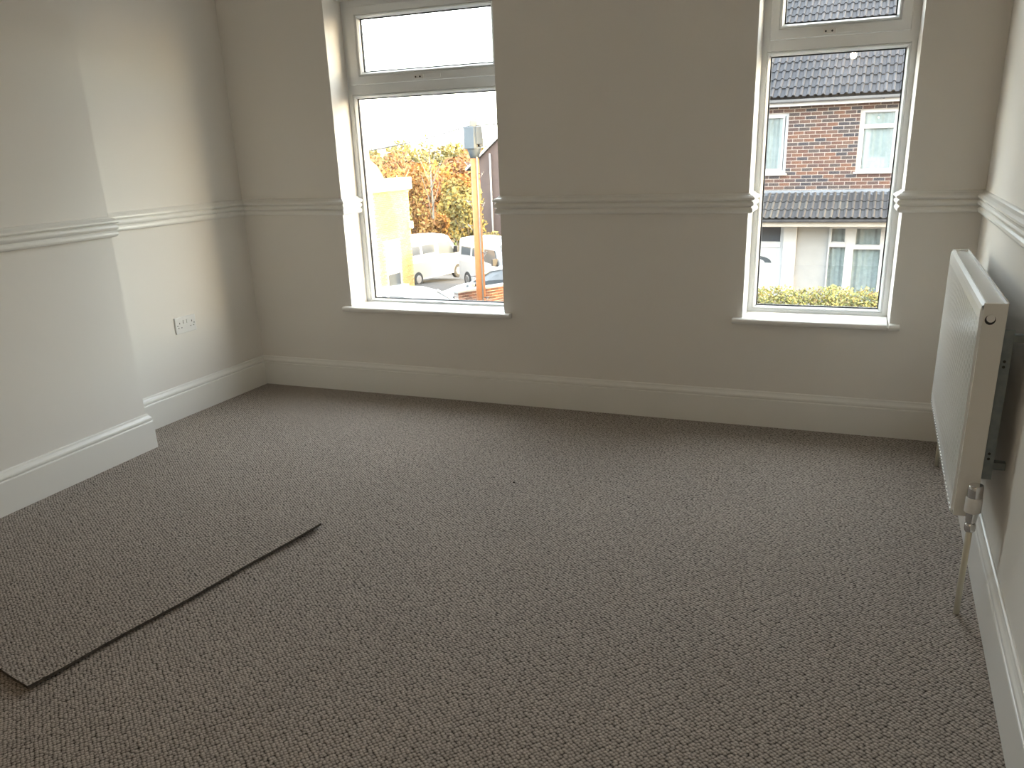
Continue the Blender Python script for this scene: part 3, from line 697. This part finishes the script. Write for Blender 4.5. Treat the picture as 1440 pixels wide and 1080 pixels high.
# ------------------------------------------------------------------ sunlit outbuilding
def outbuilding():
    x1, ya, yb = -17.0, 25.5, 28.3; zb, zt = -4.3, .28
    root = empty('brick_outbuilding', (x1-3, (ya+yb)/2, zb)); tag(root, 'sunlit brick building with a white flat roof edge beside the parked van', 'building'); ks = []
    mb = random_mat('orange_brick', [(.80, .52, .20), (.74, .47, .17), (.86, .58, .25), (.68, .42, .16)], .9, 'island', .2)
    mm = mat('orange_mortar', (.90, .68, .34), .9, noise=(10, (.82, .60, .30)))
    ks.append(box('wall', x1-6, x1, ya, yb, zb, zt-.4, mm)); ks.append(box('parapet', x1-6, x1-.41, ya, yb, zt-.4, zt-.02, mm))
    bm = bmesh.new(); bm2 = bmesh.new(); r = 0; z = zb
    while z+.065 < zt-.4:
        yy = ya+(.1125 if r % 2 else 0)
        while yy+.2 < yb:
            if not (26.0 < yy+.1 < 27.3 and z < -2.1): add_box(bm, x1-.005, x1+.008, yy, yy+.215, z, z+.065)
            yy += .225
        xx = x1-.215-(.1125 if r % 2 else 0)
        while xx > x1-4:
            add_box(bm2 if z < -1.3 else bm, xx, xx+.215, ya-.008, ya+.005, z, z+.065); xx -= .225  # lower front courses get the brick coloured as in shade
        z += .075; r += 1
    b = bm_obj('brickwork', bm, mb); b['kind'] = 'stuff'; ks.append(b)
    b = bm_obj('shaded_brickwork', bm2, random_mat('shaded_brick', [(.50, .22, .13), (.44, .19, .12), (.56, .27, .16)], .9, 'island', .2)); b['kind'] = 'stuff'; ks.append(b)  # shade on the lower front put into the colour as redder, darker brick
    ks.append(box('roof_edge', x1-.40, x1+.14, ya-.05, yb+.14, zt-.42, zt+.05, mat('white_fascia', (.95, .93, .88), .5, noise=(3, (.92, .90, .85))), bev=.03))
    ks.append(pyd('pitched_roof', [(x1-6.2, ya, zt-.02), (x1-.45, ya, zt-.02), (x1-.78, ya, zt+.55), (x1-3.2, ya, zt+2.4), (x1-6.2, yb-1, zt-.02), (x1-.45, yb-1, zt-.02), (x1-.78, yb-1, zt+.55), (x1-3.2, yb-1, zt+2.4)], [(0, 1, 2, 3), (7, 6, 5, 4), (0, 3, 7, 4), (3, 2, 6, 7), (2, 1, 5, 6), (0, 4, 5, 1)], mat('yellow_gable', (.62, .43, .16), .9, noise=(6, (.55, .37, .14)))))
    d = ring('door_frame', (0, 1.2, zb, -2.15), (.1, 1.1, zb+.1, -2.25), [(0, 0), (1, 0), (1, .08), (0, .08)], MWHT); d.rotation_euler = (0, 0, PI/2); d.location = (x1+.03, 26.05, 0)
    ks.append(d)
    ks.append(box('door', x1-.01, x1+.02, 26.14, 27.16, -3.45, -2.24, MWHT)); ks.append(box('door_glass', x1-.01, x1+.022, 26.2, 27.1, -4.0, -3.45, MDARKGL)); ks.append(box('door_step', x1-.01, x1+.3, 26.0, 27.3, zb, zb+.35, MWHT))
    ks.append(box('wall_lamp', x1, x1+.18, 28.12, 28.26, -1.75, -1.45, MWHT, bev=.02))
    inv = Matrix.Translation(-Vector(root.location))
    for o in ks: o.parent = root; o.matrix_parent_inverse = inv
outbuilding()

# ------------------------------------------------------------------ vehicles
MVAN = mat('van_white', (.60, .61, .62), .3, spec=.5, coat=.3, noise=(2, (.58, .59, .60)))
MBEI = mat('van_beige', (.52, .49, .40), .35, spec=.5, coat=.3, noise=(2, (.50, .47, .385)))  # beige for the painted lower-side shade and the number plate
MTYR = mat('tyre', (.025, .025, .027), .85, noise=(12, (.035, .035, .035)))
MHUB = mat('hub_cap', (.45, .45, .46), .35, .6, noise=(12, (.4, .4, .41)))
MLAMP = mat('headlamp', (.75, .77, .78), .1, noise=(12, (.7, .72, .73))); MRLAMP = mat('tail_lamp', (.45, .03, .025), .2, noise=(12, (.4, .03, .02)))
def loft(name, stations, m, parent=None, split=None):
    """stations: x, half width at bottom, half width at top, z bottom, z top, corner radius"""
    bm = bmesh.new(); rings = []
    for x, wb, wt, z0, z1, r in stations:
        rg = []
        zr = z1-r; pts = [(-wb, z0), (-wb-.0, z0+(z1-z0)*.45), (-wt, zr), (-wt+r*.3, z1-r*.3), (-wt+r, z1), (0, z1+r*.25), (wt-r, z1), (wt-r*.3, z1-r*.3), (wt, zr), (wb, z0+(z1-z0)*.45), (wb, z0)]
        rings.append([bm.verts.new((x, a, b)) for a, b in pts])
    for A, B in zip(rings, rings[1:]):
        n = len(A)
        for i in range(n): bm.faces.new((A[i], A[(i+1) % n], B[(i+1) % n], B[i]))
    bm.faces.new(rings[0]); bm.faces.new(rings[-1][::-1])
    o = bm_obj(name, bm, m, parent)
    return o
def wheel(root, x, y, r, w=.2):
    s = 1 if y > 0 else -1
    t = tube('wheel', [(x, y-s*w, r), (x, y-s*w*.9, r), (x, y-s*.02, r), (x, y, r)], [r*.9, r, r, r*.86], MTYR, root, 20)
    tube('hub_cap', [(x, y-s*.01, r), (x, y+s*.012, r)], [r*.6, r*.5], MHUB, t, 14)
def quadpanel(name, pts, nrm, th, m, parent):
    v = [Vector(p) for p in pts]; n = Vector(nrm)*th; k = len(v)
    return pyd(name, v+[p+n for p in v], [tuple(range(k)), tuple(range(k, 2*k))[::-1]]+[(i, (i+1) % k, k+(i+1) % k, k+i) for i in range(k)], m, parent)
def van(loc, rz, label, L=4.7, H=2.0, lower=None, group=None):
    root = empty('van', loc, rz); tag(root, label, 'van')
    hw = .95
    # x forward; nose at +L/2
    loft('body', [(-L/2, hw*.96, hw*.86, .32, H*.95, .12), (-L/2+.06, hw, hw*.9, .30, H, .14), (0, hw, hw*.9, .28, H+.02, .14), (L/2-1.45, hw, hw*.88, .28, H*.99, .14), (L/2-1.25, hw, hw*.86, .28, H*.955, .13),
                  (L/2-.62, hw*.99, hw*.86, .28, H*.60, .08), (L/2-.2, hw*.95, hw*.82, .28, H*.53, .08), (L/2-.04, hw*.88, hw*.78, .30, H*.44, .06), (L/2, hw*.82, hw*.72, .34, H*.36, .05)], MVAN, root)
    for s in (-1, 1):
        z0, z1 = H*.56, H*.84
        for a, b in ((-L/2+.25, -L/2+1.15), (-L/2+1.3, -L/2+2.2)):
            quadpanel('side_window', [(a, s*hw*.965, z0), (b, s*hw*.965, z0), (b-.02, s*hw*.915, z1), (a+.02, s*hw*.915, z1)], (0, s, 0), .02, MDARKGL, root)
        quadpanel('side_window', [(L/2-2.25, s*hw*.965, z0), (L/2-1.0, s*hw*.965, z0), (L/2-1.36, s*hw*.91, z1+.03), (L/2-2.2, s*hw*.91, z1+.03)], (0, s, 0), .02, MDARKGL, root)
        if lower: quadpanel('lower_side_shade', [(-L/2+.1, s*hw*.985, .34), (L/2-.7, s*hw*.985, .34), (L/2-.7, s*hw*.985, H*.5), (-L/2+.1, s*hw*.985, H*.5)], (0, s, 0), .02, lower, root)  # shade over the lower half of the side, painted as a beige panel
        for x in (-L/2+.85, L/2-.85): wheel(root, x, s*(hw+.025), .33)
        mr = box('mirror', L/2-1.12, L/2-1.0, min(s*(hw-.02), s*(hw+.22)), max(s*(hw-.02), s*(hw+.22)), H*.58, H*.72, MDK, root, .02)
        quadpanel('headlamp', [(L/2-.09, s*hw*.86, H*.34), (L/2+.0, s*hw*.52, H*.335), (L/2-.05, s*hw*.50, H*.43), (L/2-.14, s*hw*.82, H*.44)], (1, 0, 0), .02, MLAMP, root)
        box('tail_lamp', -L/2-.015, -L/2+.05, min(s*.80, s*.90), max(s*.80, s*.90), .85, 1.25, MRLAMP, root, .01)
    quadpanel('windscreen', [(L/2-.64, -hw*.80, H*.615), (L/2-.64, hw*.80, H*.615), (L/2-1.22, hw*.74, H*.955), (L/2-1.22, -hw*.74, H*.955)], (.5, 0, .3), .05, MDARKGL, root)
    quadpanel('rear_window', [(-L/2+.02, -.7, H*.55), (-L/2+.02, .7, H*.55), (-L/2+.02, .66, H*.85), (-L/2+.02, -.66, H*.85)], (-1, 0, 0), .05, MDARKGL, root)
    box('bumper', L/2-.1, L/2+.05, -.85, .85, .30, .52, MDK, root, .03); box('number_plate', -L/2-.02, -L/2+.02, -.26, .26, .62, .73, MBEI, root)
    return root
def car(loc, rz, label):
    root = empty('car', loc, rz); tag(root, label, 'car'); hw = .87; L = 4.1
    loft('body', [(-L/2, hw*.85, hw*.78, .36, .80, .06), (-L/2+.12, hw*.97, hw*.9, .24, .92, .06), (-1.2, hw, hw*.95, .2, .95, .06), (0, hw, hw*.95, .2, .93, .06), (.8, hw, hw*.94, .2, .90, .06), (L/2-.35, hw*.96, hw*.86, .22, .76, .07), (L/2-.08, hw*.85, hw*.76, .26, .66, .06), (L/2, hw*.74, hw*.66, .34, .55, .05)], MVAN, root)
    loft('cabin', [(-L/2+.12, hw*.8, hw*.78, .88, .95, .03), (-L/2+.5, hw*.86, hw*.68, .88, 1.38, .06), (-.8, hw*.9, hw*.70, .88, 1.44, .07), (-.1, hw*.9, hw*.70, .88, 1.43, .07), (.25, hw*.9, hw*.69, .88, 1.36, .06), (1.02, hw*.84, hw*.8, .86, .92, .03)], MDARKGL, root)
    loft('roof', [(-L/2+.42, hw*.66, hw*.62, 1.36, 1.40, .02), (-.8, hw*.72, hw*.66, 1.40, 1.475, .03), (-.1, hw*.72, hw*.66, 1.40, 1.465, .03), (.28, hw*.71, hw*.65, 1.34, 1.385, .02)], MVAN, root)
    for s in (-1, 1):
        tube('roof_pillar', [(.26, s*hw*.68, 1.37), (1.0, s*hw*.82, .92)], .035, MVAN, root, 6); tube('roof_pillar', [(-.45, s*hw*.72, 1.42), (-.5, s*hw*.92, .92)], .035, MVAN, root, 6); tube('roof_pillar', [(-L/2+.5, s*hw*.68, 1.38), (-L/2+.2, s*hw*.82, .93)], .06, MVAN, root, 6)
        for x in (-1.25, 1.3): wheel(root, x, s*(hw+.02), .31, .19)
        box('mirror', .68, .80, min(s*hw*.92, s*(hw+.18)), max(s*hw*.92, s*(hw+.18)), .92, 1.04, MVAN, root, .02)
        box('headlamp', L/2-.22, L/2-.04, min(s*.42, s*.70), max(s*.42, s*.70), .56, .68, MLAMP, root, .03); box('tail_lamp', -L/2-.01, -L/2+.12, min(s*.55, s*.76), max(s*.55, s*.76), .68, .88, MRLAMP, root, .02)
    return root
van((-18.0, 30.9, GY(30.9)), math.radians(80), 'white camper van with shade painted beige on its lower side parked behind the sunlit brick building', 4.7, 2.1, MBEI)
van((-12.7, 28.2, GY(28.2)), math.radians(-38), 'white van with dark windscreen parked behind the wooden pole', 4.6, 2.0)
car((-9.15, 20.2, GY(20.2)), math.radians(182), 'small white car parked behind the brick garden wall')
car((-8.75, 13.9, -3.315), math.radians(3), 'pale car at the kerb below the sunlit brick building')

# ------------------------------------------------------------------ garden wall
def garden_wall():
    a, b = Vector((-8.85, 16.2)), Vector((-7.4, 18.9)); root = empty('garden_wall', (a.x, a.y, -3.5)); tag(root, 'low red brick garden wall beside the wooden pole', 'wall')
    L = (b-a).length; root.rotation_euler = (0, 0, math.atan2(b.y-a.y, b.x-a.x))
    mb = random_mat('garden_brick', [(.26, .12, .085), (.20, .10, .08), (.30, .15, .10), (.16, .09, .075)], .9, 'object', .2)
    box('core', 0, L, -.09, .09, 0, 1.20, MMORT, root)
    ms = {}; r = 0
    while r*.075 < 1.16:
        x = 0 if r % 2 else -.1125
        while x < L-.1:
            a0, a1 = max(0, x), min(L, x+.213); k = round(a1-a0, 2)
            if k not in ms:
                b2 = bmesh.new(); add_box(b2, 0, a1-a0, -.10, .10, 0, .064); bmesh.ops.recalc_face_normals(b2, faces=b2.faces)
                me = bpy.data.meshes.new('brick'); b2.to_mesh(me); b2.free(); me.materials.append(mb); ms[k] = me
            o = bpy.data.objects.new('brick', ms[k]); C.objects.link(o); o.parent = root; o.location = (a0, 0, r*.075+.01); x += .225
        r += 1
    box('coping', -.03, L+.03, -.13, .13, 1.20, 1.26, MREND, root, .015)
garden_wall()

# ------------------------------------------------------------------ telegraph pole
def pole():
    x, y, z = -8.02, 16.0, -3.30
    root = empty('telegraph_pole', (x, y, z)); tag(root, 'orange brown wooden telegraph pole with grey cable boxes at its top', 'pole')
    mw = mat('pole_timber', (.80, .29, .085), .75, noise=(9, (.64, .22, .065))); mg = mat('grey_box', (.12, .15, .175), .6, noise=(6, (.10, .125, .15)))
    ml = mat('weathered_timber', (.36, .33, .28), .9, noise=(10, (.28, .26, .22)))
    tube('shaft', [(0, 0, 0), (0, 0, 2.5), (0, 0, 4.6)], [.125, .115, .105], mw, root, 16)
    tube('pole_top', [(0, 0, 4.6), (0, 0, 5.26), (0, 0, 5.37)], [.102, .096, .08], ml, root, 16)
    for a, w, h, zc in ((2.6, .13, .46, 4.92), (-.3, .11, .42, 4.95), (-1.7, .15, .52, 4.90), (.9, .12, .36, 4.86)):
        o = box('cable_box', .09, .09+w*.9, -w, w, zc-h/2, zc+h/2, mg, root, .02); o.rotation_euler = (0, 0, a)
    tube('cable_collar', [(0, 0, 4.42), (0, 0, 4.64), (0, 0, 4.68)], [.11, .18, .18], mg, root, 14)
    rnd = random.Random(3); k = 0
    for zz in (4.30, 4.05, 3.37, 3.31, 2.78, 2.1, 1.5, .95):
        s = 1 if k % 2 else -1; k += 1
        st = tube('step_peg', [(s*.10, -.02, zz), (s*.24, -.05, zz+.005), (s*.245, -.05, zz+.04)], .014, MHUB, root, 6)
        tube('step_brace', [(s*.10, -.02, zz-.16), (s*.22, -.05, zz)], .008, MHUB, root, 6)
    tube('cable_duct', [(.10, -.09, .3), (.10, -.09, 4.45)], .022, ml, root, 8)
    for e, lb in (((-14, 8, -.3), 'overhead cable running from the wooden pole towards the far wood'), ((1.3, -.15, .1), 'short overhead cable from the wooden pole to the house eaves')):
        pts = []
        for q in range(13):
            t = q/12; pts.append((x+(1 if e[0] > 0 else -1)*.11+e[0]*t, y+e[1]*t, z+5.18+e[2]*t-1.1*t*(1-t)*(1.6 if abs(e[0]) > 5 else .1)))
        tag(tube('overhead_cable', pts, .014, MDK, None, 5), lb, 'cable')
pole()

# ------------------------------------------------------------------ far gable house
def gable_house():
    root = empty('gable_house', (-17.0, 42, -5.4)); tag(root, 'dark brick house with a steep gable and white downpipe beyond the vans', 'house')
    mb = mat('dusk_brick', (.19, .13, .11), .9, noise=(2.5, (.15, .105, .095))); ks = []
    root.rotation_euler = (0, 0, math.radians(-8))
    h0, hr_, w, d = 5.75, 8.9, 8.4, 8     # eaves, ridge, gable width
    x0 = -3.85; v = [(x0, 0, 0), (x0+w, 0, 0), (x0+w, 0, h0), (x0+w/2, 0, hr_), (x0, 0, h0)]; v2 = [(a, d, c) for a, b, c in v]
    pyd('wall', v+v2, [(0, 1, 2, 3, 4), (9, 8, 7, 6, 5), (0, 4, 9, 5), (1, 6, 7, 2), (0, 5, 6, 1)], mb, root)
    n = Vector((-(hr_-h0), 0, w/2)).normalized()
    for s in (-1, 1):
        xe = x0+w/2+s*(w/2+.25); ze = h0-.25*(hr_-h0)/(w/2)
        p = [(x0+w/2, -.12, hr_), (xe, -.12, ze), (xe, d, ze), (x0+w/2, d, hr_)]
        q = [(a, b, c+.16) for a, b, c in p]
        pyd('roof', p+q, [(0, 1, 2, 3), (7, 6, 5, 4), (0, 4, 5, 1), (1, 5, 6, 2), (2, 6, 7, 3), (3, 7, 4, 0)], MTILES, root)
        pyd('verge', [(x0+w/2, -.17, hr_+.02), (xe, -.17, ze+.02), (xe, -.17, ze+.17), (x0+w/2, -.17, hr_+.17), (x0+w/2, -.11, hr_+.02), (xe, -.11, ze+.02), (xe, -.11, ze+.17), (x0+w/2, -.11, hr_+.17)], [(0, 1, 2, 3), (7, 6, 5, 4), (0, 4, 5, 1), (2, 6, 7, 3), (1, 5, 6, 2), (3, 7, 4, 0)], MWHT, root)
    tube('downpipe', [(-2.42, -.1, 0), (-2.42, -.1, h0+.75)], .05, MWHT, root, 8)
    wv = ring('window', (-.9, .3, 3.3, 4.5), (-.82, .22, 3.38, 4.42), [(0, -.03), (1, -.03), (1, .03), (0, .03)], MWHT, root); box('pane', -.82, .22, -.01, .01, 3.38, 4.42, MDARKGL, wv)
    e = pyd('lean_to', [(-5.3, 1, 0), (x0, 1, 0), (x0, 1, 3.6), (-5.3, 1, 3.2), (-5.3, 5, 0), (x0, 5, 0), (x0, 5, 3.6), (-5.3, 5, 3.2)], [(0, 1, 2, 3), (7, 6, 5, 4), (0, 3, 7, 4), (3, 2, 6, 7), (1, 5, 6, 2)], MREND, root)
    pyd('lean_to_roof', [(-5.45, .85, 3.2), (x0, .85, 3.62), (x0, 5.1, 3.62), (-5.45, 5.1, 3.2), (-5.45, .85, 3.4), (x0, .85, 3.82), (x0, 5.1, 3.82), (-5.45, 5.1, 3.4)], [(3, 2, 1, 0), (4, 5, 6, 7), (0, 1, 5, 4), (1, 2, 6, 5), (2, 3, 7, 6), (3, 0, 4, 7)], MLEAD, root)
gable_house()

# ------------------------------------------------------------------ trees and shrubs
MBARK = mat('bark', (.16, .12, .09), .9, noise=(12, (.11, .085, .065))); MBIR = mat('pale_bark', (.62, .56, .46), .8, noise=(6, (.45, .40, .32)))
PAL = {'orange': [(.42, .17, .04), (.50, .24, .06), (.34, .14, .05), (.46, .28, .09)], 'russet': [(.32, .14, .06), (.38, .18, .07), (.26, .12, .06), (.36, .21, .10)],
       'gold': [(.52, .33, .06), (.56, .40, .10), (.42, .25, .06), (.48, .36, .12)], 'green': [(.10, .14, .05), (.14, .18, .06), (.08, .11, .045), (.20, .21, .08)], 'olive': [(.24, .22, .08), (.30, .25, .09), (.19, .19, .08), (.34, .26, .08)]}
DIM = 0.5  # leaf colours darkened likewise, in place of lower outdoor exposure
LM = {k: random_mat('leaf_'+k, v, .7, 'island', .2) for k, v in PAL.items()}
def tree(x, y, h, w, kind, label, n=2600, seed=1, name='autumn_tree', group=None, thin=False, size=.16):
    z = GY(y) if y < 160 else -9; root = empty(name, (x, y, z)); tag(root, label, 'tree', group); rnd = random.Random(seed)
    bark = MBIR if thin else MBARK
    top = (rnd.uniform(-.15, .15)*w, 0, h*(.97 if thin else .8)); bend = (rnd.uniform(-.12, .12)*w, .1, h*.45)
    tube('trunk', [(0, 0, -.1), bend, top], [.028*h*.5 if not thin else .09, .02*h*.5 if not thin else .06, .02], bark, root, 7)
    for i in range(9):
        t = .35+.06*i; p = Vector((0, 0, 0)).lerp(Vector(top), t); a = rnd.uniform(0, 2*PI); q = p+Vector((math.cos(a)*w*.42, math.sin(a)*w*.42, h*.22))
        tube('branch', [p, p.lerp(q, .5)+Vector((0, 0, -.1)), q], [.012*h*.4 if not thin else .035, .02, .008], bark, root, 5)
    bl = [((rnd.uniform(-.32, .32)*w, rnd.uniform(-.32, .32)*w, h*rnd.uniform(.3, .85)), (w*.26, w*.26, h*.17)) for _ in range(9)]
    if n: leaf_cloud('foliage', LM[kind], root, bl, n, size, seed)
    return root
near = [(-28.3, 45, 5.5, 2.8, 'gold', 'golden leaved tree rising behind the sunlit brick building'), (-28.2, 48.6, 5.9, 2.6, 'orange', 'orange leaved tree between the sunlit building and the slender birch'),
        (-28.8, 52.6, 6.4, 2.6, 'russet', 'russet tree directly behind the slender pale birch'), (-23.6, 46.6, 5.0, 2.8, 'gold', 'golden bushy tree standing behind the low orange tree'),
        (-22.6, 41.0, 3.0, 2.0, 'orange', 'low orange tree at the foot of the slender birch')]
for i, (x, y, h, w, kd, lb) in enumerate(near): tree(x, y, h, w, kd, lb, 2600, 100+i, size=.13)
for i, (y, xa, xb, h, kd, lb) in enumerate([(58, -41, -26, 6.3, 'orange', 'orange autumn wood on the slope behind the golden trees'), (80, -56, -34, 8.2, 'russet', 'russet autumn wood higher on the slope'), (112, -76, -48, 10.6, 'olive', 'olive and brown wood below the distant hills')]):
    r3 = random.Random(70+i); n_ = 26
    bl = [((xa+(xb-xa)*(q+.5)/n_, y+r3.uniform(-2.5, 2.5), GY(y)+h*r3.uniform(.30, .62)), (h*.24, h*.24, h*r3.uniform(.30, .42))) for q in range(n_)]
    o = leaf_cloud('woodland', LM[kd], None, bl, 16000, .13+.0016*y, 80+i); tag(o, lb, 'woodland'); o['kind'] = 'stuff'
tree(-24.5, 44.2, 7.8, 2.2, 'gold', 'slender pale barked birch almost bare above the green bushes', 220, 5, 'birch_tree', None, True, .10)
tree(-25.0, 41.2, 5.4, 1.8, 'gold', 'short bare birch with pale twigs behind the sunlit building', 160, 9, 'birch_tree', None, True, .09)
tree(-19.9, 39.5, 4.6, 2.2, 'olive', 'olive green bush against the gable house', 1800, 17, 'bush_tree', None, False, .12)
for i, (x, y, h, w, kd, lb) in enumerate([(-22.0, 38.2, 1.7, 2.0, 'green', 'dark green shrub behind the camper van'), (-19.6, 36.2, 1.75, 2.0, 'green', 'rounded green shrub between the two white vans'), (-18.1, 39.0, 2.3, 2.0, 'olive', 'olive and gold shrub under the gable wall'), (-15.5, 38.5, 2.4, 2.2, 'gold', 'golden shrub below the white downpipe')]):
    root = empty('shrub', (x, y, GY(y))); tag(root, lb, 'shrub'); r2 = random.Random(40+i)
    leaf_cloud('foliage', LM[kd], root, [((r2.uniform(-.28, .28)*w, r2.uniform(-.2, .2)*w, h*r2.uniform(.3, .75)), (w*.32, w*.3, h*.3)) for _ in range(7)], 2600, .085, 60+i)
    for q in range(4): tube('stem', [(r2.uniform(-.2, .2), 0, -.05), (r2.uniform(-.6, .6), r2.uniform(-.3, .3), h*.7)], [.03, .01], MBARK, root, 5)
